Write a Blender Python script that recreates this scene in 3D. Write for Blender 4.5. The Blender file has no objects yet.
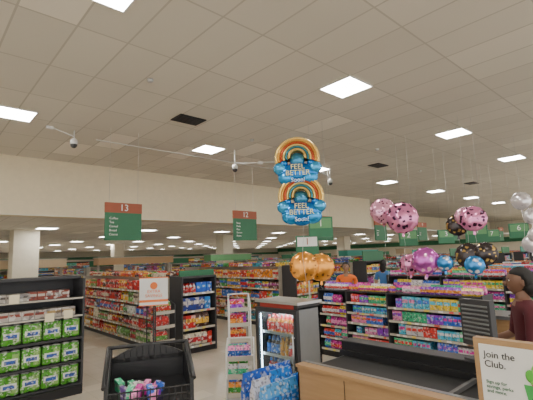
import bpy, math, random
from mathutils import Vector, Matrix
random.seed(7)
S=bpy.context.scene
COL=S.collection
CAMZ=1.9; CEIL=4.65; LOW=3.13

# ------------------------------------------------------------------ materials
def mat(name,col=(.5,.5,.5),rough=.6,metal=0.0,emit=None,es=0,spec=None):
    m=bpy.data.materials.new(name); m.use_nodes=True
    b=m.node_tree.nodes['Principled BSDF']
    b.inputs['Base Color'].default_value=(*col,1); b.inputs['Roughness'].default_value=rough
    b.inputs['Metallic'].default_value=metal
    if emit: 
        b.inputs['Emission Color'].default_value=(*emit,1); b.inputs['Emission Strength'].default_value=es
    nt=m.node_tree
    n=nt.nodes.new('ShaderNodeTexNoise'); n.inputs['Scale'].default_value=9
    tc=nt.nodes.new('ShaderNodeTexCoord'); nt.links.new(tc.outputs['Object'],n.inputs['Vector'])
    mx=nt.nodes.new('ShaderNodeMix'); mx.data_type='RGBA'
    mx.inputs[6].default_value=(*[c*.92 for c in col],1); mx.inputs[7].default_value=(*[min(1,c*1.05) for c in col],1)
    nt.links.new(n.outputs['Fac'],mx.inputs[0]); nt.links.new(mx.outputs[2],b.inputs['Base Color'])
    return m
def math_n(nt,op,a,b=None,v=None):
    n=nt.nodes.new('ShaderNodeMath'); n.operation=op
    for i,x in enumerate((a,b)):
        if x is None: continue
        if isinstance(x,(int,float)): n.inputs[i].default_value=x
        else: nt.links.new(x,n.inputs[i])
    return n.outputs[0]
def tile_mat(name,base,line,tx,ty,ox,oy,lw,var,rough,bump=0,tall=None):
    m=bpy.data.materials.new(name); m.use_nodes=True; nt=m.node_tree
    b=nt.nodes['Principled BSDF']; b.inputs['Roughness'].default_value=rough
    g=nt.nodes.new('ShaderNodeNewGeometry'); s=nt.nodes.new('ShaderNodeSeparateXYZ'); nt.links.new(g.outputs['Position'],s.inputs[0])
    u=math_n(nt,'DIVIDE',math_n(nt,'SUBTRACT',s.outputs[0],ox),tx)
    v=math_n(nt,'DIVIDE',math_n(nt,'SUBTRACT',s.outputs[1],oy),ty)
    fu=math_n(nt,'FRACT',u); fv=math_n(nt,'FRACT',v)
    du=math_n(nt,'MULTIPLY',math_n(nt,'ABSOLUTE',math_n(nt,'SUBTRACT',fu,.5)),tx)
    dv=math_n(nt,'MULTIPLY',math_n(nt,'ABSOLUTE',math_n(nt,'SUBTRACT',fv,.5)),ty)
    lu=math_n(nt,'GREATER_THAN',du,tx/2-lw); lv=math_n(nt,'GREATER_THAN',dv,ty/2-lw)
    l=math_n(nt,'MAXIMUM',lu,lv)
    cx=nt.nodes.new('ShaderNodeCombineXYZ'); nt.links.new(math_n(nt,'FLOOR',u),cx.inputs[0]); nt.links.new(math_n(nt,'FLOOR',v),cx.inputs[1])
    wn=nt.nodes.new('ShaderNodeTexWhiteNoise'); nt.links.new(cx.outputs[0],wn.inputs['Vector'])
    r=nt.nodes.new('ShaderNodeValToRGB'); nt.links.new(wn.outputs['Value'],r.inputs[0])
    e=r.color_ramp.elements
    e[0].position=0; e[0].color=(*[c*(1-var) for c in base],1); e[1].position=.9; e[1].color=(*base,1)
    k=r.color_ramp.elements.new(.97); k.color=(*[min(1,c*(1+var*2.2)) for c in base],1)
    ns=nt.nodes.new('ShaderNodeTexNoise'); ns.inputs['Scale'].default_value=.6; nt.links.new(g.outputs['Position'],ns.inputs['Vector'])
    m1=nt.nodes.new('ShaderNodeMix'); m1.data_type='RGBA'; m1.blend_type='MULTIPLY'; m1.inputs[0].default_value=.12
    nt.links.new(r.outputs[0],m1.inputs[6]); nt.links.new(ns.outputs['Fac'],m1.inputs[7])
    mx=nt.nodes.new('ShaderNodeMix'); mx.data_type='RGBA'; nt.links.new(l,mx.inputs[0]); nt.links.new(m1.outputs[2],mx.inputs[6]); mx.inputs[7].default_value=(*line,1)
    nt.links.new(mx.outputs[2],b.inputs['Base Color'])
    return m
def product_mat(name,scale=22,rough=.4,amt=.55):
    m=bpy.data.materials.new(name); m.use_nodes=True; nt=m.node_tree
    b=nt.nodes['Principled BSDF']; b.inputs['Roughness'].default_value=rough
    a=nt.nodes.new('ShaderNodeAttribute'); a.attribute_name='Col'
    tc=nt.nodes.new('ShaderNodeTexCoord'); vo=nt.nodes.new('ShaderNodeTexVoronoi'); vo.inputs['Scale'].default_value=scale
    nt.links.new(tc.outputs['Object'],vo.inputs['Vector'])
    s=nt.nodes.new('ShaderNodeSeparateColor'); nt.links.new(vo.outputs['Color'],s.inputs[0])
    g=math_n(nt,'GREATER_THAN',s.outputs[0],.80); g=math_n(nt,'MULTIPLY',g,amt)
    d=math_n(nt,'GREATER_THAN',s.outputs[1],.82); d=math_n(nt,'MULTIPLY',d,amt)
    m1=nt.nodes.new('ShaderNodeMix'); m1.data_type='RGBA'; nt.links.new(g,m1.inputs[0]); nt.links.new(a.outputs['Color'],m1.inputs[6]); m1.inputs[7].default_value=(.85,.83,.78,1)
    m2=nt.nodes.new('ShaderNodeMix'); m2.data_type='RGBA'; nt.links.new(d,m2.inputs[0]); nt.links.new(m1.outputs[2],m2.inputs[6]); m2.inputs[7].default_value=(.04,.03,.05,1)
    nt.links.new(m2.outputs[2],b.inputs['Base Color'])
    return m
def attr_mat(name,rough=.5,metal=0):
    m=bpy.data.materials.new(name); m.use_nodes=True; nt=m.node_tree
    b=nt.nodes['Principled BSDF']; b.inputs['Roughness'].default_value=rough; b.inputs['Metallic'].default_value=metal
    a=nt.nodes.new('ShaderNodeAttribute'); a.attribute_name='Col'; nt.links.new(a.outputs['Color'],b.inputs['Base Color'])
    return m
def spots_mat(name,base,spot,scale=9,th=.33,rough=.15,metal=.6):
    m=bpy.data.materials.new(name); m.use_nodes=True; nt=m.node_tree
    b=nt.nodes['Principled BSDF']; b.inputs['Roughness'].default_value=rough; b.inputs['Metallic'].default_value=metal
    tc=nt.nodes.new('ShaderNodeTexCoord'); ns=nt.nodes.new('ShaderNodeTexNoise'); ns.inputs['Scale'].default_value=14
    nt.links.new(tc.outputs['Object'],ns.inputs['Vector'])
    va=nt.nodes.new('ShaderNodeVectorMath'); va.operation='MULTIPLY_ADD'; va.inputs[1].default_value=(.07,.07,.07)
    nt.links.new(ns.outputs['Color'],va.inputs[0]); nt.links.new(tc.outputs['Object'],va.inputs[2])
    vo=nt.nodes.new('ShaderNodeTexVoronoi'); vo.inputs['Scale'].default_value=scale
    nt.links.new(va.outputs[0],vo.inputs['Vector'])
    g=math_n(nt,'LESS_THAN',vo.outputs['Distance'],th)
    m1=nt.nodes.new('ShaderNodeMix'); m1.data_type='RGBA'; nt.links.new(g,m1.inputs[0]); m1.inputs[6].default_value=(*base,1); m1.inputs[7].default_value=(*spot,1)
    nt.links.new(m1.outputs[2],b.inputs['Base Color'])
    return m
def wood_mat(name,c1,c2):
    m=bpy.data.materials.new(name); m.use_nodes=True; nt=m.node_tree
    b=nt.nodes['Principled BSDF']; b.inputs['Roughness'].default_value=.45
    tc=nt.nodes.new('ShaderNodeTexCoord'); mp=nt.nodes.new('ShaderNodeMapping'); mp.inputs['Scale'].default_value=(20,1.5,20)
    n=nt.nodes.new('ShaderNodeTexNoise'); n.inputs['Scale'].default_value=2; n.inputs['Detail'].default_value=5
    nt.links.new(tc.outputs['Object'],mp.inputs[0]); nt.links.new(mp.outputs[0],n.inputs['Vector'])
    m1=nt.nodes.new('ShaderNodeMix'); m1.data_type='RGBA'; nt.links.new(n.outputs['Fac'],m1.inputs[0]); m1.inputs[6].default_value=(*c1,1); m1.inputs[7].default_value=(*c2,1)
    nt.links.new(m1.outputs[2],b.inputs['Base Color'])
    return m
M_ceil=tile_mat('ceiling_tiles',(.78,.74,.66),(.52,.49,.43),.61,1.22,4.97,3.4,.012,.09,.9)
M_floor=tile_mat('floor_tiles',(.68,.61,.50),(.55,.49,.40),.305,.305,0,0,.004,.05,.16)
M_wall=mat('wall_paint',(.80,.70,.50),.8)
M_wall2=mat('wall_paint_light',(.78,.72,.58),.8)
M_light=mat('light_panel',(1,1,1),.5,0,(1,.975,.92),40)
M_lightlow=mat('light_panel_low',(1,1,1),.5,0,(1,.975,.92),24)
M_frame=mat('light_frame',(.75,.75,.72),.5)
M_dark=mat('dark_metal',(.035,.036,.04),.45,.2)
M_char=mat('charcoal_shelf',(.045,.045,.05),.5)
M_white=mat('white_plastic',(.75,.75,.73),.45)
M_grey=mat('grey_metal',(.24,.25,.26),.35,.6)
M_silver=mat('silver_metal',(.6,.61,.62),.3,.8)
M_beige=mat('beige_shelf',(.40,.36,.30),.5)
M_green=mat('green_sign',(.03,.17,.08),.5)
M_green2=mat('light_green',(.12,.32,.13),.5)
M_teal=mat('teal_header',(.04,.28,.22),.5)
M_red=mat('brick_red_sign',(.36,.09,.04),.5)
M_orange=mat('orange_print',(.85,.20,.04),.5)
M_tag=mat('price_tag_strip',(.50,.47,.40),.5)
M_wood=wood_mat('wood_laminate',(.33,.19,.09),(.46,.29,.14))
M_tan=mat('tan_header',(.50,.38,.24),.6)
M_black=mat('black_plastic',(.014,.014,.016),.38)
M_belt=mat('rubber_belt',(.010,.010,.011),.6)
M_prod=product_mat('packaging'); M_prod2=product_mat('packaging_fine',45,.3,.5)
M_attr=attr_mat('coloured_plastic'); M_foil=attr_mat('coloured_foil',.16,.6)
M_hair=mat('hair',(.012,.01,.009),.6)
M_text=mat('white_print',(.85,.85,.82),.5)
M_cord=mat('ribbon',(.6,.6,.6),.4)
M_wire=mat('hanging_wire',(.45,.45,.44),.4)

# ------------------------------------------------------------------ mesh builder
class MB:
    def __init__(s): s.v=[];s.f=[];s.m=[];s.c=[];s.sm=[]
    def face(s,idx,m,c,sm=False): s.f.append(idx);s.m.append(m);s.c.append(c);s.sm.append(sm)
    def hexa(s,p,m=0,c=(.5,.5,.5)):
        b=len(s.v); s.v+=[tuple(q) for q in p]
        for q in ((0,3,2,1),(4,5,6,7),(0,1,5,4),(1,2,6,5),(2,3,7,6),(3,0,4,7)): s.face([b+i for i in q],m,c)
    def box(s,x0,y0,z0,x1,y1,z1,m=0,c=(.5,.5,.5)):
        s.hexa([(x0,y0,z0),(x1,y0,z0),(x1,y1,z0),(x0,y1,z0),(x0,y0,z1),(x1,y0,z1),(x1,y1,z1),(x0,y1,z1)],m,c)
    def rev(s,cx,cy,prof,m=0,c=(.5,.5,.5),seg=10,cols=None):
        b=len(s.v)
        for r,z in prof:
            for i in range(seg):
                a=2*math.pi*i/seg; s.v.append((cx+r*math.cos(a),cy+r*math.sin(a),z))
        for k in range(len(prof)-1):
            for i in range(seg):
                j=(i+1)%seg
                s.face([b+k*seg+i,b+k*seg+j,b+(k+1)*seg+j,b+(k+1)*seg+i],m,cols[k] if cols else c,True)
        s.face([b+i for i in reversed(range(seg))],m,c); s.face([b+(len(prof)-1)*seg+i for i in range(seg)],m,cols[-1] if cols else c)
    def tube(s,p0,p1,r,m=0,c=(.5,.5,.5),seg=8):
        p0=Vector(p0);p1=Vector(p1);d=(p1-p0).normalized()
        a=d.orthogonal().normalized();b_=d.cross(a); b=len(s.v)
        for p in (p0,p1):
            for i in range(seg):
                t=2*math.pi*i/seg; s.v.append(tuple(p+a*(r*math.cos(t))+b_*(r*math.sin(t))))
        for i in range(seg):
            j=(i+1)%seg; s.face([b+i,b+j,b+seg+j,b+seg+i],m,c,True)
        s.face([b+i for i in reversed(range(seg))],m,c); s.face([b+seg+i for i in range(seg)],m,c)
    def ell(s,cx,cy,cz,rx,ry,rz,m=0,c=(.5,.5,.5),seg=20,rings=12,pw=1.0,wr=0):
        b=len(s.v)
        for k in range(rings+1):
            ph=math.pi*k/rings
            for i in range(seg):
                t=2*math.pi*i/seg
                x=math.sin(ph)*math.cos(t);z=math.cos(ph);y=math.sin(ph)*math.sin(t)
                w=1+wr*math.cos(13*math.atan2(z,x))*(1-abs(y))
                s.v.append((cx+rx*x*w,cy+ry*y,cz+rz*z*w))
        for k in range(rings):
            for i in range(seg):
                j=(i+1)%seg; s.face([b+k*seg+i,b+(k+1)*seg+i,b+(k+1)*seg+j,b+k*seg+j],m,c,True)
    def build(s,name,mats,parent=None,loc=(0,0,0),rz=0,bevel=0):
        me=bpy.data.meshes.new(name); me.from_pydata(s.v,[],s.f)
        for m in mats: me.materials.append(m)
        ca=me.color_attributes.new('Col','FLOAT_COLOR','CORNER'); k=0
        for p,m,c,sm in zip(me.polygons,s.m,s.c,s.sm):
            p.material_index=m; p.use_smooth=sm
            for _ in range(p.loop_total):
                ca.data[k].color=(*c,1); k+=1
        me.update()
        o=bpy.data.objects.new(name,me); COL.objects.link(o); o.location=loc; o.rotation_euler=(0,0,rz)
        if parent: o.parent=parent
        if bevel:
            bm=o.modifiers.new('Bevel','BEVEL'); bm.width=bevel; bm.segments=2; bm.limit_method='ANGLE'
        return o
def empty(name,loc=(0,0,0),rz=0):
    e=bpy.data.objects.new(name,None); COL.objects.link(e); e.location=loc; e.rotation_euler=(0,0,rz); e.empty_display_size=.1; return e
def text(name,body,size,loc,m,parent=None,rz=0,ex=.002,align='CENTER',tilt=0,sp=1):
    c=bpy.data.curves.new(name,'FONT'); c.body=body; c.size=size; c.align_x=align; c.align_y='CENTER'; c.extrude=ex; c.space_line=sp
    c.materials.append(m); o=bpy.data.objects.new(name,c); COL.objects.link(o); o.location=loc; o.rotation_euler=(math.pi/2+tilt,0,rz)
    if parent: o.parent=parent
    return o

# ------------------------------------------------------------------ room
def plane_obj(name,x0,y0,x1,y1,z0,z1,m):
    b=MB(); b.box(x0,y0,z0,x1,y1,z1); return b.build(name,[m])
plane_obj('floor',-12,-9,46,48,-.1,0,M_floor)
plane_obj('ceiling',-12,-9,46,11.5,CEIL,CEIL+.1,M_ceil)
plane_obj('ceiling_extension',17.8,11.5,46,15.2,CEIL,CEIL+.1,M_ceil)
plane_obj('ceiling_low',-12,11.8,46,48,LOW,LOW+.1,M_ceil)
b=MB(); b.box(-12,11.5,LOW,17.8,11.8,CEIL+.1); b.box(17.5,11.8,LOW,17.8,15.2,CEIL+.1); b.box(17.8,15.2,LOW,46,15.5,CEIL+.1)
b.build('wall_soffit',[M_wall])
b=MB(); b.box(-12,48,0,46,48.2,LOW+.1,0); b.build('wall_back',[M_wall2])
b=MB(); b.box(46,-9,0,46.2,48,CEIL+.1,0); b.build('wall_right',[M_wall2])
b=MB(); b.box(-12.2,2,0,-12,48,CEIL+.1,0); b.build('wall_left',[M_wall2])
b=MB(); b.box(-12,47.9,2.2,46,48,2.5,0); b.build('trim_back',[M_green])
b=MB(); b.box(45.9,-9,2.5,46,48,3.0,0); b.build('trim_right',[M_green])
b=MB(); b.box(-12,11.485,LOW,17.8,11.5,LOW+.04,0); b.build('trim_soffit',[M_wall2])
def fixture(x,y,z,m,s=.6):
    b=MB(); h=s/2
    b.box(x-h,y-h,z-.012,x+h,y+h,z-.006,0)
    for a in ((x-h-.02,y-h-.02,x+h+.02,y-h),(x-h-.02,y+h,x+h+.02,y+h+.02),(x-h-.02,y-h,x-h,y+h),(x+h,y-h,x+h+.02,y+h)):
        b.box(a[0],a[1],z-.02,a[2],a[3],z+.001,1)
    b.build('ceiling_light',[m,M_frame])
for i in range(-3,11):
    for y in (8.2,3.7,-.8,-5.3):
        x=1.3+4.24*i-(.28 if y==3.7 and i>0 else 0)
        if x<45: fixture(x,y,CEIL,M_light)
for i in range(-3,11):
    for j in range(7):
        fixture(3.6+3.75*i,15.4+4.6*j,LOW,M_lightlow)
for x,y in ((4.0,6.6),(11.0,6.7),(17.5,6.3)):
    b=MB(); b.box(x-.29,y-.2,CEIL-.02,x+.29,y+.2,CEIL-.001,0)
    for k in range(6): b.box(x-.27,y-.18+k*.065,CEIL-.03,x+.27,y-.15+k*.065,CEIL-.02,1)
    b.build('ceiling_vent',[M_black,M_dark])
for x,y in ((6.8,6.2),(2.6,5.4),(9.2,5.6),(13,6.3),(5.9,6.9)):
    b=MB(); b.rev(x,y,[(.03,CEIL-.05),(.05,CEIL-.03),(.05,CEIL-.001)],0); b.build('sprinkler_head',[M_silver])
for x,y,w in ((3.15,16.5,.8),(13.3,18.2,.7),(11.5,29.0,.7),(24,18,.7)):
    b=MB(); b.box(x-w/2,y-w/2,0,x+w/2,y+w/2,LOW,0); b.box(x-w/2-.02,y-w/2-.02,0,x+w/2+.02,y+w/2+.02,.15,1); b.build('column',[M_wall2,M_beige])

# ------------------------------------------------------------------ shelving
P_red=[(.65,.02,.02),(.6,.04,.02),(.5,.015,.03),(.75,.25,.02),(.10,.04,.03),(.7,.6,.45),(.12,.35,.05),(.8,.45,.04),(.6,.03,.02)]
P_mix=[(.6,.03,.03),(.04,.13,.55),(.8,.55,.04),(.06,.38,.08),(.8,.8,.74),(.7,.2,.02),(.4,.04,.3),(.04,.33,.45),(.12,.05,.03)]
P_candy=[(.75,.04,.42),(.35,.05,.7),(.95,.3,.6),(.06,.2,.8),(.06,.6,.3),(.95,.7,.04),(.85,.06,.05),(.95,.35,.04),(.85,.8,.85),(.1,.6,.85)]
P_blue=[(.02,.12,.65),(.03,.25,.7),(.6,.03,.03),(.65,.6,.6),(.02,.05,.3)]
P_snack=[(.75,.5,.03),(.7,.03,.02),(.03,.15,.55),(.06,.4,.06),(.75,.2,.02)]
class Fr:
    def __init__(s,o,u,n): s.o=o;s.u=u;s.n=n
    def P(s,a,d,z): return (s.o[0]+s.u[0]*a+s.n[0]*d, s.o[1]+s.u[1]*a+s.n[1]*d, z)
    def box(s,b,a0,a1,d0,d1,z0,z1,m=0,c=(.5,.5,.5)):
        p=[s.P(a0,d0,z0),s.P(a1,d0,z0),s.P(a1,d1,z0),s.P(a0,d1,z0)]; q=[s.P(a0,d0,z1),s.P(a1,d0,z1),s.P(a1,d1,z1),s.P(a0,d1,z1)]
        flip=(s.u[0]*s.n[1]-s.u[1]*s.n[0])<0
        if flip: p=p[::-1]; q=q[::-1]
        b.hexa(p+q,m,c)
    def bag(s,b,a0,a1,d0,d1,z0,z1,m,c,c2=None):
        dm=(d0+d1)/2; e=.006
        def ring(z,da,dd): return [s.P(a0+da,dm-dd,z),s.P(a1-da,dm-dd,z),s.P(a1-da,dm+dd,z),s.P(a0+da,dm+dd,z)]
        flip=(s.u[0]*s.n[1]-s.u[1]*s.n[0])<0
        dd=(d1-d0)/2; h=z1-z0
        R=[ring(z0,.008,e*2),ring(z0+h*.25,0,dd*.9),ring(z0+h*.65,.002,dd),ring(z0+h*.9,.004,e*1.5),ring(z1,.002,e)]
        if flip: R=[r[::-1] for r in R]
        for i in range(4): b.hexa(R[i]+R[i+1],m,(c2 if (c2 and i in(1,)) else c))
def fill(b,fr,a0,a1,dfront,z0,gap,pal,depth=.3,kind='mix',wmin=.06,wmax=.16,m=0,full=.9):
    a=a0
    while a<a1-.03:
        w=random.uniform(wmin,wmax); k=random.choice(('box','bottle','box','bag')) if kind=='mix' else kind
        c=random.choice(pal); c2=random.choice(pal); h=gap*random.uniform(.68,full); n=random.randint(2,5)
        if random.random()<.03: a+=w; continue
        j=random.uniform(0,.03)
        for _ in range(n):
            if a+w>a1: return
            df=dfront-.01-j-random.uniform(0,.012)
            if k=='box':
                fr.box(b,a+.003,a+w-.003,df-depth,df,z0,z0+h,m,c)
                fr.box(b,a+.008,a+w-.008,df,df+.0015,z0+h*.45,z0+h*.75,m,c2)
            elif k=='bag': fr.bag(b,a+.002,a+w-.002,df-.07,df,z0,z0+h,m,c,c2)
            else:
                ww=min(w,.085); r=ww/2-.003; q=fr.P(a+ww/2,df-r,0)
                b.rev(q[0],q[1],[(r*.95,z0),(r,z0+h*.1),(r,z0+h*.62),(r*.45,z0+h*.82),(r*.4,z0+h)],m,c,8,[c2,c,c2,c,c])
                q=fr.P(a+ww/2,df-r*3.2,0); b.rev(q[0],q[1],[(r,z0),(r,z0+h*.7),(r*.45,z0+h)],m,c,6)
                a+=ww-w
            a+=w
def shelf_run(bs,bp,fr,L,levels,top,depth,pal,kind='mix',lip=.035,wmin=.06,wmax=.16,tag=2):
    zs=levels+[top]
    for i,z in enumerate(levels):
        fr.box(bs,0,L,0,depth,z-.025,z,0)
        fr.box(bs,0,L,depth,depth+.008,z-lip,z+.008,tag)
        a=.05
        while a<L-.1:
            w=random.uniform(.04,.09); fr.box(bs,a,a+w,depth+.008,depth+.011,z-lip+.003,z+.004,3,random.choice([(.8,.8,.78),(.8,.8,.78),(.75,.6,.1),(.7,.1,.08)])); a+=w+random.uniform(.05,.2)
        p=pal[i%len(pal)] if isinstance(pal[0],list) else pal
        gap=zs[i+1]-z
        fill(bp,fr,.02,L-.02,depth-.02,z,gap-.03,p,min(.28,depth-.06),kind,wmin,wmax)
def gondola(name,x0,x1,y0,y1,h,pal,frame=M_beige,levels=None,end=True,header=None,sides=(-1,1),palE=None,frE=M_char,endw=None,hm=None):
    e=empty(name,((x0+x1)/2,(y0+y1)/2,0)); off=Vector(e.location)
    bs=MB(); bp=MB(); xm=(x0+x1)/2; dp=(x1-x0)/2-.03
    bs.box(xm-.03,y0,0,xm+.03,y1,h,0); bs.box(x0+.04,y0,0,x1-.04,y1,.12,1)
    lv=levels or [.14+i*(h-.14)/5 for i in range(5)]
    for s_ in sides:
        if s_<0: fr=Fr((xm-.03,y0),(0,1),(-1,0))
        else: fr=Fr((xm+.03,y0),(0,1),(1,0))
        shelf_run(bs,bp,fr,y1-y0,lv,h,dp,pal)
        fill(bp,fr,.02,y1-y0-.02,.3,h,.14,pal[0] if isinstance(pal[0],list) else pal,.2)
    k=y0
    while k<=y1+.01:
        bs.box(x0+.02,k-.012,0,x1-.02,k+.012,h,0) if k in (y0,) or k+1.2>y1 else bs.box(xm-.04,k-.02,0,xm+.04,k+.02,h,0)
        k+=1.2
    if end:
        bs2=MB(); ex0,ex1=(endw or (x0+.15,x1-.05)); yb=y0-.03
        fr=Fr((ex0,yb-.05),(1,0),(0,-1)); L=ex1-ex0
        bs2.box(ex0,yb-.05,0,ex1,yb,h,0)
        bs2.box(ex0-.03,yb-.5,0,ex0,yb,h,0); bs2.box(ex1,yb-.5,0,ex1+.03,yb,h,0); bs2.box(ex0-.03,yb-.5,h,ex1+.03,yb,h+.04,0)
        bs2.box(ex0,yb-.48,0,ex1,yb,.1,1)
        shelf_run(bs2,bp,fr,L,[.14+i*(h-.1)/4 for i in range(4)],h-.02,.42,palE or pal)
        if header:
            bs2.box(ex0-.03,yb-.42,h+.04,ex1+.03,yb-.38,h+header,4)
        bs2.build('endcap_frame',[frE,M_black,M_tag,M_attr,hm or M_green],e,-off)
    bs.build('shelving',[frame,M_dark,M_tag,M_attr],e,-off); bp.build('packaged_goods',[M_prod],e,-off)
    return e
gondola('grocery_gondola',3.95,5.15,7.75,12.9,1.5,[P_red,P_red,P_mix,P_red,P_red],palE=[P_red,P_red,P_blue,P_blue],header=.16,endw=(4.22,5.0))
gondola('grocery_gondola',7.4,8.7,7.75,13.5,1.6,[P_mix,P_red,P_snack],header=.35,palE=P_snack)
for i in range(2,9):
    x=7.4+3.2*(i-1); gondola('grocery_gondola',x,x+1.3,7.75,11.2,1.6,P_mix,header=.35,palE=P_mix,sides=(-1,),hm=M_teal if i%2 else M_green)
for i in range(0,9):
    x=-2+4.0*i; gondola('grocery_gondola',x,x+1.2,19,24,1.65,P_mix,header=.3,sides=(-1,),frE=M_beige)
for x,y,w,m in ((3.2,17.2,3.0,M_tan),(8.0,18.0,3.6,M_wood),(12.5,16.8,2.6,M_green2),(-1.0,17.5,2.4,M_green),(19,13.2,3,M_teal),(25,13.2,3,M_tan)):
    e=empty('department_canopy',(x,y,0)); b=MB()
    b.box(-w/2,-.3,1.75,w/2,.3,2.05,0); b.box(-w/2-.03,-.33,2.05,w/2+.03,.33,2.09,1)
    for sx in (-w/2+.1,w/2-.1): b.box(sx-.04,-.04,0,sx+.04,.04,1.75,1)
    b.build('canopy_frame',[m,M_beige],e)
    b=MB(); bp=MB(); b.box(-w/2+.16,-.25,0,w/2-.16,.25,.7,0); fr=Fr((-w/2+.18,0.15),(1,0),(0,-1)); fill(bp,fr,0,w-.4,.35,.7,.45,P_mix); fill(bp,fr,0,w-.4,.1,.7,.65,P_snack,.1)
    b.build('counter',[M_beige],e); bp.build('goods',[M_prod],e)
e=empty('wall_display_cooler',(15,47,0)); b=MB(); bp=MB()
b.box(-26,.2,0,26,.8,2.15,0); b.box(-26,-.6,0,26,.8,.3,0); b.box(-26,-.6,2.0,26,.8,2.2,1)
for k in range(4):
    fr=Fr((-26,.2),(1,0),(0,-1)); fr.box(b,0,52,0,.6,.3+k*.42,.33+k*.42,1); fill(bp,fr,0,52,.6,.33+k*.42,.35,P_mix,.2,'box',.2,.5)
b.build('cooler_body',[M_dark,M_beige],e); bp.build('goods',[M_prod],e)

# left endcap with paper towels
e=empty('paper_towel_gondola',(1.5,7.0,0)); b=MB(); bp=MB(); bt=MB()
X0,X1=-.75,.56
b.box(X0,0,0,X1,.06,1.68,0); b.box(X0-.03,-.55,0,X0,.06,1.68,0); b.box(X1,-.5,0,X1+.03,.06,1.66,0); b.box(X0,-.58,0,X1,.0,.12,1); b.box(X0-.03,-.3,1.66,X1+.03,.06,1.70,0)
b.box(X1,.06,0,X1+.03,3.6,1.6,0); b.box(X0,3.57,0,X1,3.6,1.6,0)
fr=Fr((X0,0),(1,0),(0,-1)); L=X1-X0
for z in (.14,.46,.80,1.12,1.38):
    fr.box(b,0,L,0,.5,z-.03,z,0); fr.box(b,0,L,.5,.506,z-.02,z+.002,2 if z>1 else 0)
P_tray=[(.25,.05,.03),(.5,.45,.4),(.1,.08,.07),(.45,.3,.12)]
fill(bp,fr,.05,L-.05,.45,1.12,.16,P_tray,.25,'box',.1,.2); fill(bp,fr,.05,L-.05,.40,1.38,.13,P_tray,.25,'box',.1,.2)
def towel(a,z,d):
    g=(.08,.34,.02); w=.25; r=.062
    for k in range(2):
        q=fr.P(a+r+.003+k*r*2,d-r,0)
        bt.rev(q[0],q[1],[(r*.55,z),(r*.95,z+.012),(r,z+.04),(r,z+.23),(r*.95,z+.262),(r*.5,z+.275)],0,g,14,[g,g,(.25,.45,.12) if k else g,g,(.75,.78,.7)])
    fr.box(bt,a+.03,a+w-.035,d-.01,d+.004,z+.09,z+.17,0,(.72,.76,.70)); fr.box(bt,a+.055,a+w-.06,d+.004,d+.007,z+.105,z+.15,0,(.03,.10,.42))
    fr.box(bt,a+.01,a+w-.01,d-.14,d-.015,z+.02,z+.26,0,g)
for z in (.14,.46,.80):
    for k in range(5):
        towel(.02+k*.256,z,.47); 
b.build('shelving',[M_char,M_black,M_tag],e); bp.build('packaged_goods',[M_prod],e); bt.build('paper_towel_packs',[M_prod2],e)
b=MB()
for x,z in ((-.35,1.40),(.1,1.10),(.35,1.12)):
    b.box(x-.06,-.53,z-.03,x+.06,-.522,z+.09,0,(.8,.72,.5))
b.build('shelf_cards',[M_attr],e)

def wire_rack(name,x,y,w,d,h,n,pal,rz=0,fm=M_dark,kind='bag',lean=0):
    e=empty(name,(x,y,0),rz); b=MB(); bp=MB()
    for sx in (-w/2,w/2):
        for sy in (-d/2,d/2): b.tube((sx,sy,0),(sx,sy,h if sy>0 else h*.9),.012,0)
        b.tube((sx,-d/2,h*.9),(sx,d/2,h),.01,0)
    b.tube((-w/2,d/2,h),(w/2,d/2,h),.012,0); b.box(-w/2,-d/2,.02,w/2,d/2,.08,0)
    fr=Fr((-w/2,d/2),(1,0),(0,-1))
    for k in range(n):
        z=.1+k*(h-.1)/n; fr.box(b,0,w,0,d,z-.012,z,0); fr.box(b,0,w,d,d+.008,z-.01,z+.05,1)
        fill(bp,fr,.01,w-.01,d-.02,z,(h-.1)/n-.02,pal,.1,kind,.09,.15); fill(bp,fr,.01,w-.01,d-.14,z,(h-.1)/n-.02,pal,.08,kind,.09,.15)
    b.build('rack_frame',[fm,M_tag],e); bp.build('snack_packs',[M_prod2],e); return e
wire_rack('snack_rack',3.72,7.2,.40,.36,1.15,4,P_red)
wire_rack('snack_rack',4.14,5.3,.34,.34,1.28,5,P_candy+P_red,rz=-.6,fm=M_white)
wire_rack('snack_rack',3.46,4.42,.36,.3,.78,3,P_snack+P_candy,rz=-.7,fm=M_white)

# ------------------------------------------------------------------ hanging aisle signs
def rods(b,pts,m=1):
    for x,z0 in pts: b.tube((x,0,z0),(x,0,CEIL),.0025,m,seg=5)
def aisle_sign(x,y,z,num,lines,w=.76,h=.76):
    e=empty('aisle_sign',(x,y,0)); b=MB()
    b.box(-w/2,-.02,z-h/2,w/2,.02,z+h/2,0); b.box(-w/2-.004,-.026,z+h/2-.2,w/2+.004,.026,z+h/2+.004,2)
    rods(b,[(-w/2+.08,z+h/2),(w/2-.08,z+h/2)]); b.build('sign_board',[M_green,M_wire,M_red],e,bevel=0)
    text('number',num,.19,(0,-.03,z+h/2-.1),M_text,e); text('listing',lines,.065,(-w/2+.08,-.024,z-.1),M_text,e,align='LEFT',sp=1.25)
L1='Coffee\nTea\nCereal\nBread\nCocoa'
for k,(n,l) in enumerate((('13',L1),('12','Soup\nPasta\nRice\nSauces\nBeans'),('11','Cookies\nCrackers\nNuts\nCandy'),('10','Water\nJuice\nSoda'),('9','Chips\nDips'),('8','Paper\nPets'),('7','Baby\nSoap'),('6','Cards\nToys'))):
    aisle_sign(3.28+3.22*k,7.98,2.70,n,l)
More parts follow.
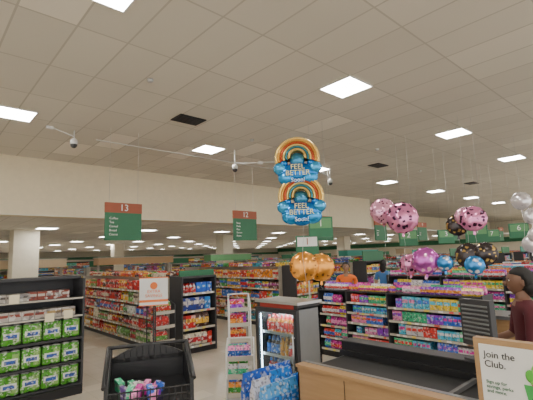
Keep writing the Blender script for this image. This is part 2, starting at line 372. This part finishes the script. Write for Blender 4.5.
def lane_sign(x,y,z,num,w,rz=0,floor=False,m=M_green):
    e=empty('lane_number_sign',(x,y,0),rz); b=MB()
    b.box(-w/2,-.03,z-w*.42,w/2,.03,z+w*.42,0); b.box(-w*.44,-.034,z-w*.05,w*.44,.034,z+w*.36,1)
    if floor: b.tube((0,.0,0),(0,0,z-w*.4),.012,2); b.box(-.12,-.12,0,.12,.12,.03,2)
    else: rods(b,[(-w*.3,z+w*.4),(w*.3,z+w*.4)],2)
    b.build('sign_box',[m,M_green2 if not floor else M_text,M_wire],e)
    text('number',num,w*.42,(0,-.04,z+w*.15),M_text if not floor else M_red,e,ex=.003)
RC=-math.radians(42)
lane_sign(6.15,5.15,2.44,'1',.48,RC)
lane_sign(4.5,4.05,2.04,'1',.34,RC,floor=True)
lane_sign(8.6,4.6,2.2,'2',.42,RC); lane_sign(10.6,4.6,2.25,'3',.42,RC); lane_sign(8.3,3.0,2.2,'4',.4,RC-.4); lane_sign(12.5,4.6,2.3,'5',.45,RC-.3); lane_sign(11.0,3.0,2.3,'6',.42,RC-.4); lane_sign(14,4.6,2.3,'7',.45,RC-.3)
e=empty('promo_sign_stand',(3.15,6.35,0),-.5); b=MB()
b.box(-.23,-.012,1.15,.23,.012,1.60,0); b.box(-.23,-.014,1.20,.23,.014,1.24,1); b.tube((0,.02,0),(0,.02,1.2),.013,2); b.rev(0,.02,[(.16,0),(.16,.015),(.03,.03)],2,seg=16)
b.box(-.24,-.016,1.14,.24,.016,1.155,3); b.box(-.24,-.016,1.595,.24,.016,1.61,3)
b.ell(0,-.014,1.47,.06,.004,.06,1); b.build('sign_panel',[M_white,M_orange,M_dark,M_orange],e)
text('lettering','EXTRA\nSAVINGS',.07,(0,-.018,1.34),M_orange,e)

# ------------------------------------------------------------------ security cameras and conduit
def cam_cctv(x,y,z,boom):
    e=empty('security_camera',(x,y,0)); b=MB()
    b.tube((0,0,z+.12),(0,0,CEIL),.014,0); b.rev(0,0,[(.03,z+.16),(.07,z+.12),(.075,z+.03)],0,seg=14); b.ell(0,0,z+.03,.07,.07,.08,1,seg=14,rings=8)
    b.tube((0,0,z+.2),(boom,0,z+.32),.010,0); b.box(boom-.08,-.03,z+.28,boom+.05,.03,z+.35,0)
    b.build('dome_and_mount',[M_white,M_dark],e)
cam_cctv(2.45,8.6,4.32,-.45); cam_cctv(6.15,7.9,4.12,.9); cam_cctv(9.85,7.75,4.1,-.35)
b=MB(); b.tube((3.0,8.9,CEIL-.03),(8.5,8.9,CEIL-.03),.012); b.tube((6.2,7.9,CEIL-.35),(8.0,7.0,CEIL-.2),.012); b.build('ceiling_conduit',[M_frame])

# ------------------------------------------------------------------ beverage cooler
e=empty('beverage_cooler',(3.32,3.18,0)); b=MB(); bp=MB()
W,D,H=.38,.70,1.365
b.box(0,0,.0,W,D,.16,0); b.box(0,0,1.28,W,D,H-.03,0); b.box(W-.03,0,.1,W,D,1.3,0); b.box(0.02,0,.1,W,.03,1.3,1); b.box(0.02,D-.03,.1,W,D,1.3,0)
b.box(-.02,-.02,H-.03,W+.02,D+.02,H,2)
for y0,y1,z0,z1 in ((0,.05,.16,1.28),(D-.05,D,.16,1.28),(0.05,D-.05,.16,.2),(0.05,D-.05,1.23,1.28)): b.box(-.03,y0,z0,0.02,y1,z1,0)
b.tube((-.055,.04,.6),(-.055,.04,1.0),.01,2); b.tube((-.055,.04,.62),(-.02,.04,.62),.008,2); b.tube((-.055,.04,.98),(-.02,.04,.98),.008,2)
for k in range(9): b.box(.05,-.006,.2+k*.03,W-.05,0,.212+k*.03,0)
b.box(-.004,.06,1.285,0.0,D-.06,1.33,5)
fr=Fr((W-.03,.04),(0,1),(-1,0))
b.box(W-.035,.03,.17,W-.03,D-.03,1.27,6)
PB=[(.65,.02,.02),(.6,.6,.6),(.05,.2,.65),(.75,.3,.03),(.05,.4,.1),(.05,.03,.03),(.7,.03,.03)]
for k,z in enumerate((.2,.46,.72,.98)):
    fr.box(b,0,D-.08,0,.32,z-.01,z,2); fr.box(b,0,D-.08,.32,.325,z-.012,z+.02,2); fill(bp,fr,.01,D-.09,.30,z,.23,PB,.1,'bottle',.07,.075)
b.box(.05,.06,1.262,.3,D-.06,1.275,4)
for yy in (.053,D-.063): b.box(.0,yy,.25,.012,yy+.008,1.2,4)  # glowing side strips added to brighten the cooler interior
b.build('cabinet',[M_dark,M_grey,M_silver,M_tag,mat('cooler_lamp_and_fill',(1,1,1),.5,0,(.85,.93,1),14),mat('cooler_header',(.35,.04,.03),.3),M_white],e)
bp.build('bottles',[M_prod2],e)
mg=bpy.data.materials.new('door_glass'); mg.use_nodes=True; nt=mg.node_tree; nt.nodes.clear()
o=nt.nodes.new('ShaderNodeOutputMaterial'); t=nt.nodes.new('ShaderNodeBsdfTransparent'); g=nt.nodes.new('ShaderNodeBsdfGlossy'); g.inputs['Roughness'].default_value=.05
t.inputs[0].default_value=(.85,.93,.95,1); mx=nt.nodes.new('ShaderNodeMixShader'); mx.inputs[0].default_value=.08
nt.links.new(t.outputs[0],mx.inputs[1]); nt.links.new(g.outputs[0],mx.inputs[2]); nt.links.new(mx.outputs[0],o.inputs[0])
b=MB(); b.box(-.015,.05,.2,-.008,D-.05,1.23,0); b.build('glass_door',[mg],e)

e=empty('snack_bag_display',(2.72,2.98,0)); b=MB(); bp=MB()
b.box(-.36,-.28,0,.42,.15,.46,0); b.box(-.38,-.3,.46,-.35,.17,.56,1); b.box(-.38,-.3,.46,.44,-.27,.56,1)
for r_ in range(3):
    fr=Fr((-.34,-.26+r_*.13),(1,0),(0,1)); fill(bp,fr,0,.74,.12,.46,.34+r_*.03,[(.02,.12,.6),(.03,.25,.8),(.02,.08,.4),(.10,.4,.85),(.7,.7,.8)],.1,'bag',.11,.16,full=1.0)
b.build('bin',[M_char,M_black],e); bp.build('snack_bags',[M_prod2],e)

# ------------------------------------------------------------------ checkout counter
e=empty('checkout_counter',(2.7,0,0)); b=MB()
y0,y1=-1.2,2.62
b.box(0,y0,.08,.04,y1,.90,0); b.box(.04,y0,.08,.78,y1,.80,1); b.box(.02,y0,0,.76,y1,.08,2)
b.box(-.015,y0,.90,.09,y1+.01,.925,0); b.box(0.09,y0,.80,.13,y1,.93,3); b.box(.13,y0+.05,.80,.62,y1-.06,.89,4); b.box(.62,y0,.80,.66,y1,.94,2); b.box(.66,y0,.80,.80,y1,1.02,2)
b.tube((.13,y1-.05,.862),(.62,y1-.05,.862),.028,3); b.box(0,y1-.02,.08,.78,y1,.86,1)
b.box(.64,y0,1.02,.82,y1,1.03,1)
for k in range(5): b.box(-.006,y0+.3+k*.75,.1,0,y0+.304+k*.75,.88,2)
b.build('counter_body',[M_wood,M_char,M_black,M_grey,M_belt],e,bevel=.004)
b=MB(); b.box(.15,1.3,.89,.6,1.33,.92,0,(.1,.1,.1)); b.build('divider_bar',[M_attr],e)
e=empty('register_terminal',(3.42,1.28,0),-.35); b=MB()
b.box(-.03,-.03,1.03,.03,.03,1.2,0); b.box(-.05,-.14,1.14,.0,.14,1.50,0); b.box(-.1,-.1,1.03,.1,.1,1.05,0); b.box(0,-.13,1.16,.02,.13,1.48,2)
for k in range(9): b.box(-.056,-.12,1.18+k*.033,-.05,.12,1.195+k*.033,1)
b.build('terminal_body',[M_char,M_grey,M_black],e,bevel=.004)
e=empty('membership_sign',(2.05,.50,0),0); b=MB()
b.box(0,-.45,1.06,.05,.31,1.48,0); b.box(-.006,-.42,1.13,0,.285,1.455,1); b.box(-.009,-.42,1.13,-.006,.285,1.145,2)
b.box(-.02,-.5,.98,.3,.35,1.06,0); b.box(.0,-.45,0,.28,.3,.98,3)
b.build('sign_frame',[M_wood,M_white,M_green2,M_black],e,bevel=.003)
text('lettering','Join the\nClub.',.042,(-.008,.265,1.39),M_dark,e,rz=-math.pi/2,align='LEFT',ex=.001)
text('small_print','Sign up for\nsavings, perks\nand more.',.02,(-.008,.265,1.27),M_green,e,rz=-math.pi/2,align='LEFT',ex=.001)
b=MB()
ZB=.035
b.hexa([(-.01,.09,1.15+ZB),(-.01,-.14,1.15+ZB),(-.006,-.14,1.15+ZB),(-.006,.09,1.15+ZB),(-.01,.11,1.27+ZB),(-.01,-.16,1.27+ZB),(-.006,-.16,1.27+ZB),(-.006,.11,1.27+ZB)],0,(.05,.35,.08))
for i in range(30):
    b.ell(-.008,.09-random.random()*.22,1.28+ZB+random.random()*.05,.004,.018+random.random()*.018,.018+random.random()*.018,0,random.choice([(.7,.05,.03),(.1,.45,.05),(.8,.35,.05),(.2,.55,.1),(.5,.05,.2),(.8,.6,.2)]),10,6)
b.build('printed_groceries',[M_attr],e)

# ------------------------------------------------------------------ impulse candy racks
def candy_rack(x,ya,yb,h,n,pal,secs,name='candy_rack'):
    e=empty(name,(x,(ya+yb)/2,0)); off=Vector(e.location); b=MB(); bp=MB()
    b.box(x+.36,ya,0,x+.42,yb,h,0); b.box(x+.05,ya,0,x+.42,yb,.12,1)
    ys=[ya+(yb-ya)*s for s in secs]
    for y in ys: b.box(x+.02,y-.012,0,x+.42,y+.012,h+.02,0)
    for k in range(len(ys)-1):
        fr=Fr((x+.36,ys[k]+.012),(0,1),(-1,0)); L=ys[k+1]-ys[k]-.024; nn=n+(k%2)
        lv=[.14+i*(h-.16)/nn for i in range(nn)]
        shelf_run(b,bp,fr,L,lv,h,.33,pal,kind=random.choice(('bag','box')),lip=.03,wmin=.06,wmax=.12)
        fill(bp,fr,0,L,.3,h+.0,.14,pal,.12,'bag',.09,.15); fill(bp,fr,0,L,.16,h+.0,.16,pal,.1,'bag',.09,.15)
    b.box(x+.04,ya,h-.02,x+.42,yb,h,0)
    b.build('rack_frame',[M_char,M_black,M_tag,M_attr],e,-off); bp.build('candy_packs',[M_prod2],e,-off); return e
candy_rack(6.0,2.2,5.2,1.22,5,P_candy,[0,.5,.78,1])
candy_rack(8.2,1.4,5.0,1.36,5,P_candy,[0,.33,.66,1])
candy_rack(10.6,1.4,5.0,1.3,4,P_mix,[0,.33,.66,1])
candy_rack(13.0,1.4,5.0,1.3,4,P_candy,[0,.5,1]); candy_rack(15.6,1.4,5.0,1.3,4,P_mix,[0,.5,1])
for x in (6.9,9.2,11.6,14.0):
    e=empty('checkout_counter',(x,1.6,0)); b=MB(); b.box(-.3,-2,.08,.3,1.6,.85,0); b.box(-.32,-2,.85,.32,1.6,.9,1); b.box(-.28,-2,0,.28,1.6,.08,2); b.box(-.2,-1.9,.9,.2,.5,.91,2); b.build('counter_body',[M_wood,M_grey,M_black],e)

# ------------------------------------------------------------------ black bin rack with items (foreground)
e=empty('impulse_bin_rack',(1.43,2.95,0),-.42); b=MB(); bp=MB()
w=.55
b.box(-w/2,.2,.1,w/2,.235,1.14,0)
for k in range(12):
    t0=k/12;t1=(k+1)/12; f_=lambda t: 1.14+.09*math.sin(math.pi*t)
    b.hexa([(-w/2+w*t0,.2,1.1),(-w/2+w*t1,.2,1.1),(-w/2+w*t1,.235,1.1),(-w/2+w*t0,.235,1.1),(-w/2+w*t0,.2,f_(t0)),(-w/2+w*t1,.2,f_(t1)),(-w/2+w*t1,.235,f_(t1)),(-w/2+w*t0,.235,f_(t0))],0)
for sx in (-w/2-.03,w/2):
    b.hexa([(sx,-.26,0),(sx+.03,-.26,0),(sx+.03,.235,0),(sx,.235,0),(sx,-.22,1.04),(sx+.03,-.22,1.04),(sx+.03,.235,1.22),(sx,.235,1.22)],0)
b.tube((-w/2-.03,-.22,1.04),(-w/2-.03,.235,1.22),.018,0); b.tube((w/2+.03,-.22,1.04),(w/2+.03,.235,1.22),.018,0); b.tube((-w/2-.03,.22,1.22),(w/2+.03,.22,1.22),.016,0)
for z in (.35,.65,.95):
    b.hexa([(-w/2,-.3,z-.05),(w/2,-.3,z-.05),(w/2,.2,z),(-w/2,.2,z),(-w/2,-.3,z-.035),(w/2,-.3,z-.035),(w/2,.2,z+.015),(-w/2,.2,z+.015)],0)
    for k in range(13): b.tube((-w/2+.02+k*.042,-.3,z-.05),(-w/2+.02+k*.042,-.33,z+.09),.005,0,seg=5)
    for q in range(3): b.tube((-w/2,-.305-.01*q,z-.02+q*.05),(w/2,-.305-.01*q,z-.02+q*.05),.006,0,seg=5)
    for i in range(16):
        x=-w/2+.05+random.random()*(w*.6); y=-.24+random.random()*.3; s=random.uniform(.025,.04); c=random.choice(P_candy+[(.7,.7,.72),(.2,.1,.35),(.7,.68,.65),(.7,.7,.7)])
        a=random.random()*3; ca,sa=math.cos(a),math.sin(a); pts=[]
        for zz,k2 in ((z-.02,.8),(z+.03+random.random()*.04,1)):
            for ux,uy in ((-1,-.6),(1,-.6),(1,.6),(-1,.6)): pts.append((x+(ux*ca-uy*sa)*s*k2,y+(ux*sa+uy*ca)*s*k2,zz+ux*.012))
        bp.hexa(pts,0,c)
b.build('rack_body',[M_black],e,bevel=.004); bp.build('small_packs',[M_prod2],e)

# ------------------------------------------------------------------ balloons
def ribbon(b,x,y,z0,z1,m,dx=0,dy=0):
    n=6; pr=(x,y,z0)
    for i in range(1,n+1):
        t=i/n; p=(x+dx*t+.015*math.sin(t*9),y+dy*t,z0+(z1-z0)*t); b.tube(pr,p,.0025,m,seg=4); pr=p
def face_rz(x,y): return math.atan2(-x,y)+0.0
def foil(x,y,z,r,m,end=1.42,name='foil_balloon'):
    e=empty(name,(x,y,z),face_rz(x,y)+random.uniform(-.25,.25)); b=MB()
    b.ell(0,0,0,r,r*.42,r,0,seg=52,rings=24,wr=.025)
    b.hexa([(-.02,-.003,-r-.05),(.02,-.003,-r-.05),(.02,.003,-r-.05),(-.02,.003,-r-.05),(-.01,-.003,-r+.02),(.01,-.003,-r+.02),(.01,.003,-r+.02),(-.01,.003,-r+.02)],0)
    b.build('balloon',[m],e)
    b=MB(); ribbon(b,0,0,-r-.03,end-z,0); b.build('ribbon',[M_cord],e)
M_leo=spots_mat('pink_leopard_foil',(.85,.40,.58),(.10,.02,.05),20,.30)
M_leo2=spots_mat('pink_print_foil',(.80,.28,.52),(.06,.02,.05),13,.34)
M_pk=spots_mat('pink_foil',(.85,.42,.60),(.95,.75,.82),7,.2)
M_bg=spots_mat('dark_gold_foil',(.06,.05,.05),(.65,.42,.12),14,.3)
M_or=spots_mat('orange_print_foil',(.85,.36,.06),(.25,.10,.03),12,.22)
M_wf=spots_mat('white_foil',(.85,.83,.86),(.65,.6,.66),8,.22)
M_bl=spots_mat('blue_foil',(.05,.28,.65),(.7,.7,.8),9,.28)
M_pu=spots_mat('purple_foil',(.55,.12,.50),(.9,.5,.7),9,.3)
for a in ((6.05,3.66,2.60,.22,M_leo),(5.75,3.15,2.42,.245,M_leo2),(6.1,3.0,1.74,.21,M_pu),(6.25,3.35,1.68,.17,M_leo2),(6.15,2.72,1.70,.12,M_bl),(6.3,3.12,1.66,.17,M_pk),
          (6.3,2.42,1.80,.19,M_bg),(6.35,2.2,1.82,.17,M_bg),(6.22,2.32,1.66,.14,M_bl),(6.3,2.3,2.35,.19,M_leo2),(6.45,2.6,2.28,.17,M_bg),(6.4,2.45,2.40,.15,M_pk),
          (4.05,3.72,1.74,.2,M_or),(4.28,3.62,1.72,.19,M_or),(8.4,2.2,2.75,.17,M_wf,1.6),(8.4,2.05,2.45,.15,M_wf,1.6),(8.3,2.0,2.1,.14,M_wf,1.6),(8.35,2.1,1.95,.16,M_wf,1.6)):
    foil(*a)
M_yp=mat('yellow_print',(.9,.8,.35),.4)
def rainbow(x,y,z,end,sc=1.08):
    e=empty('rainbow_balloon',(x,y,z),face_rz(x,y)); e.scale=(sc,sc,sc); b=MB()
    cols=[(.90,.62,.18),(.62,.33,.07),(.45,.08,.03),(.85,.60,.20),(.05,.22,.30),(.75,.48,.14)]
    R=.275
    for k,c in enumerate(cols):
        rr=R-.012-k*.032; tr=.023; N=28
        base=len(b.v)
        for i in range(N+1):
            a=-.25+(math.pi+.5)*i/N
            for j in range(10):
                t=2*math.pi*j/10; q=rr+tr*math.cos(t)
                b.v.append((q*math.cos(a),(tr*2.0+.012*k)*math.sin(t),.02+q*math.sin(a)*.95))
        for i in range(N):
            for j in range(10):
                jj=(j+1)%10; b.face([base+i*10+j,base+i*10+jj,base+(i+1)*10+jj,base+(i+1)*10+j],0,c,True)
    bl=(.02,.22,.62); lb=(.03,.34,.75); wh=(.06,.42,.80)
    b.ell(0,0,-.17,.26,.085,.125,0,bl,28,14); b.ell(-.13,-.0,-.23,.12,.075,.10,0,lb,18,10); b.ell(.13,0,-.23,.12,.075,.10,0,lb,18,10); b.ell(0,0,-.27,.13,.075,.08,0,bl,18,10)
    b.ell(-.22,-.01,-.11,.085,.07,.08,0,wh,18,10); b.ell(.22,-.01,-.11,.085,.07,.08,0,wh,18,10); b.ell(-.17,-.02,-.05,.05,.05,.05,0,bl,14,8); b.ell(.17,-.02,-.05,.05,.05,.05,0,bl,14,8)
    b.ell(0,.0,.0,.10,.05,.09,0,(.05,.25,.45),18,10)
    b.build('balloon',[M_foil],e)
    text('lettering','FEEL\nBETTER',.09,(0,-.095,-.15),M_yp,e,ex=.004,sp=.85); text('lettering_soon','Soon!',.075,(0,-.088,-.275),M_text,e,ex=.004)
    b=MB(); ribbon(b,0,0.12,(end-z)/sc,-.30,0,0,-.10); b.build('ribbon',[M_cord],e)
rainbow(3.88,3.6,3.19,2.98); rainbow(3.90,3.58,2.66,1.40)

# ------------------------------------------------------------------ people
def person(name,x,y,H,face,shirt,pants,hair,skin,arms='down'):
    s=H/1.7; e=empty(name,(x,y,0),face)
    V=[];E=[];R=[];T=[]
    def add(p,r,par,t):
        V.append(Vector(p)*s);R.append((r[0]*s,r[1]*s) if isinstance(r,tuple) else (r*s,r*s));T.append(t)
        if par is not None: E.append((par,len(V)-1))
        return len(V)-1
    pel=add((0,0,.93),(.15,.11),None,1); wa=add((0,0,1.08),(.13,.10),pel,0); ch=add((0,-.01,1.27),(.155,.105),wa,0); up=add((0,0,1.38),(.12,.085),ch,0)
    nk=add((0,-.005,1.46),(.052,.052),up,2); add((0,-.02,1.55),(.055,.06),nk,2)
    for sg in (-1,1):
        sh=add((.185*sg,0,1.375),(.06,.058),up,0)
        if arms=='work': el=(.25*sg,-.05,1.12); wr=(.19*sg,-.28,1.06); hd=(.175*sg,-.36,1.05); fd=Vector((0,-1,-.25))
        else: el=(.23*sg,.02,1.10); wr=(.235*sg,-.05,.87); hd=(.23*sg,-.07,.79); fd=Vector((0,-.25,-1))
        mid=Vector((.185*sg,0,1.375)).lerp(Vector(el),.55)
        m_=add(mid,.048,sh,0); eb=add(el,.041,m_,0 if arms=='work' else 2); w_=add(wr,.027,eb,2); h_=add(hd,(.036,.018),w_,2)
        fd.normalize(); 
        for k in range(4):
            l=(.07,.08,.075,.058)[k]; o=Vector(hd)+Vector(((k-1.5)*.019,0,0))+fd*.02
            f0=add(o,.009,h_,2); f1=add(o+fd*l*.5+Vector((0,0,-.006)),.0085,f0,2); add(o+fd*l+Vector((0,.004,-.02)),.007,f1,2)
        o=Vector(hd)+Vector((-.03*sg,0,0))-fd*.02; t0=add(o,.011,h_,2); add(o+fd*.045+Vector((-.018*sg,0,0)),.009,t0,2)
        hp=add((.09*sg,0,.86),(.085,.09),pel,1); kn=add((.10*sg,-.01,.49),(.058,.06),hp,1); an=add((.10*sg,.01,.10),(.042,.045),kn,1); ft=add((.105*sg,-.03,.045),(.042,.035),an,3); add((.11*sg,-.14,.035),(.042,.028),ft,3)
    me=bpy.data.meshes.new('body_cage'); me.from_pydata([tuple(v) for v in V],E,[]); o=bpy.data.objects.new('tmp',me); COL.objects.link(o)
    o.modifiers.new('Skin','SKIN'); sd=o.modifiers.new('Sub','SUBSURF'); sd.levels=2
    sv=me.skin_vertices[0].data
    for i,r in enumerate(R): sv[i].radius=r; sv[i].use_root=(i==0)
    dg=bpy.context.evaluated_depsgraph_get(); dg.update(); nm=bpy.data.meshes.new_from_object(o.evaluated_get(dg)); bpy.data.objects.remove(o)
    ms=[mat(name+'_shirt',shirt,.8),mat(name+'_trousers',pants,.8),mat(name+'_skin',skin,.5),M_black]
    nm.materials.clear()
    for m in ms: nm.materials.append(m)
    segs=[(V[a],V[b_],T[b_]) for a,b_ in E]
    for p in nm.polygons:
        c=p.center; best=9;bt=0
        for a,b_,t in segs:
            d=b_-a; k=max(0,min(1,(c-a).dot(d)/max(1e-9,d.dot(d)))); q=(c-(a+d*k)).length
            if q<best: best=q;bt=t
        p.material_index=bt; p.use_smooth=True
    ob=bpy.data.objects.new('body',nm); COL.objects.link(ob); ob.parent=e
    b=MB(); hz=1.605*s
    b.ell(0,-.025*s,hz,.074*s,.092*s,.112*s,0,seg=24,rings=18)
    for i,v in enumerate(b.v):
        dz=(v[2]-hz)/(.112*s)
        if dz<0: b.v[i]=(v[0]*(1+.28*dz),v[1]-.012*s*(-dz),v[2])
    b.ell(0,-.122*s,hz-.015*s,.013*s,.02*s,.022*s,0,seg=10,rings=8)
    for sg in (-1,1):
        b.ell(.074*s*sg,-.01*s,hz-.01*s,.01*s,.018*s,.03*s,0,seg=10,rings=8)
        b.ell(.03*s*sg,-.103*s,hz+.012*s,.013*s,.008*s,.008*s,1,seg=10,rings=6); b.ell(.03*s*sg,-.109*s,hz+.012*s,.006*s,.004*s,.006*s,2,seg=8,rings=6)
        b.box(.03*s*sg-.016*s,-.115*s,hz+.028*s,.03*s*sg+.016*s,-.105*s,hz+.033*s,2)
    b.ell(0,-.106*s,hz-.052*s,.025*s,.008*s,.008*s,3,seg=12,rings=6)
    hd_o=b.build('head',[ms[2],M_text,M_black,mat(name+'_lips',(.3,.08,.07),.5)],e)
    b=MB(); b.ell(0,.0,hz+.02*s,.088*s,.108*s,.108*s,0,seg=24,rings=14); 
    b.v=[(v[0],v[1]+( .045*s if (v[1]<-.02*s and v[2]<hz+.06*s) else 0),v[2]) for v in b.v]
    if hair=='bun': b.ell(0,.1*s,hz+.03*s,.055*s,.055*s,.055*s,0,seg=14,rings=10); b.ell(0,.05*s,hz-.05*s,.075*s,.06*s,.08*s,0,seg=14,rings=10)
    if hair=='long': b.ell(0,.055*s,hz-.08*s,.08*s,.05*s,.14*s,0,seg=18,rings=12)
    b.build('hair',[M_hair],e)
    return e
person('cashier',4.0,1.12,1.70,math.radians(-150),(.09,.012,.02),(.02,.02,.025),'bun',(.20,.10,.06),'work')
person('customer',7.45,5.56,1.68,math.radians(-60),(.85,.18,.03),(.03,.04,.08),'short',(.28,.15,.09))
person('customer',9.0,5.55,1.68,math.radians(100),(.06,.2,.5),(.03,.03,.03),'long',(.5,.3,.2))

# ------------------------------------------------------------------ world + camera
w=bpy.data.worlds.new('world'); S.world=w; w.use_nodes=True
bg=w.node_tree.nodes['Background']; bg.inputs[0].default_value=(1,.985,.95,1); bg.inputs[1].default_value=2.2
f=395.0; roll=math.radians(2.0); pitch=math.radians(8.07); yaw=math.radians(47.6)
d=Vector((math.cos(yaw)*math.cos(pitch),math.sin(yaw)*math.cos(pitch),math.sin(pitch)))
r=Vector((math.sin(yaw),-math.cos(yaw),0)); u=r.cross(d)
R_=r*math.cos(roll)-u*math.sin(roll); U_=r*math.sin(roll)+u*math.cos(roll)
mw=Matrix((( R_.x,U_.x,-d.x,0),(R_.y,U_.y,-d.y,0),(R_.z,U_.z,-d.z,CAMZ),(0,0,0,1)))
cd=bpy.data.cameras.new('camera'); cam=bpy.data.objects.new('camera',cd); COL.objects.link(cam); cam.matrix_world=mw
cd.sensor_width=36; cd.lens=f/533*36; cd.clip_end=200
S.camera=cam
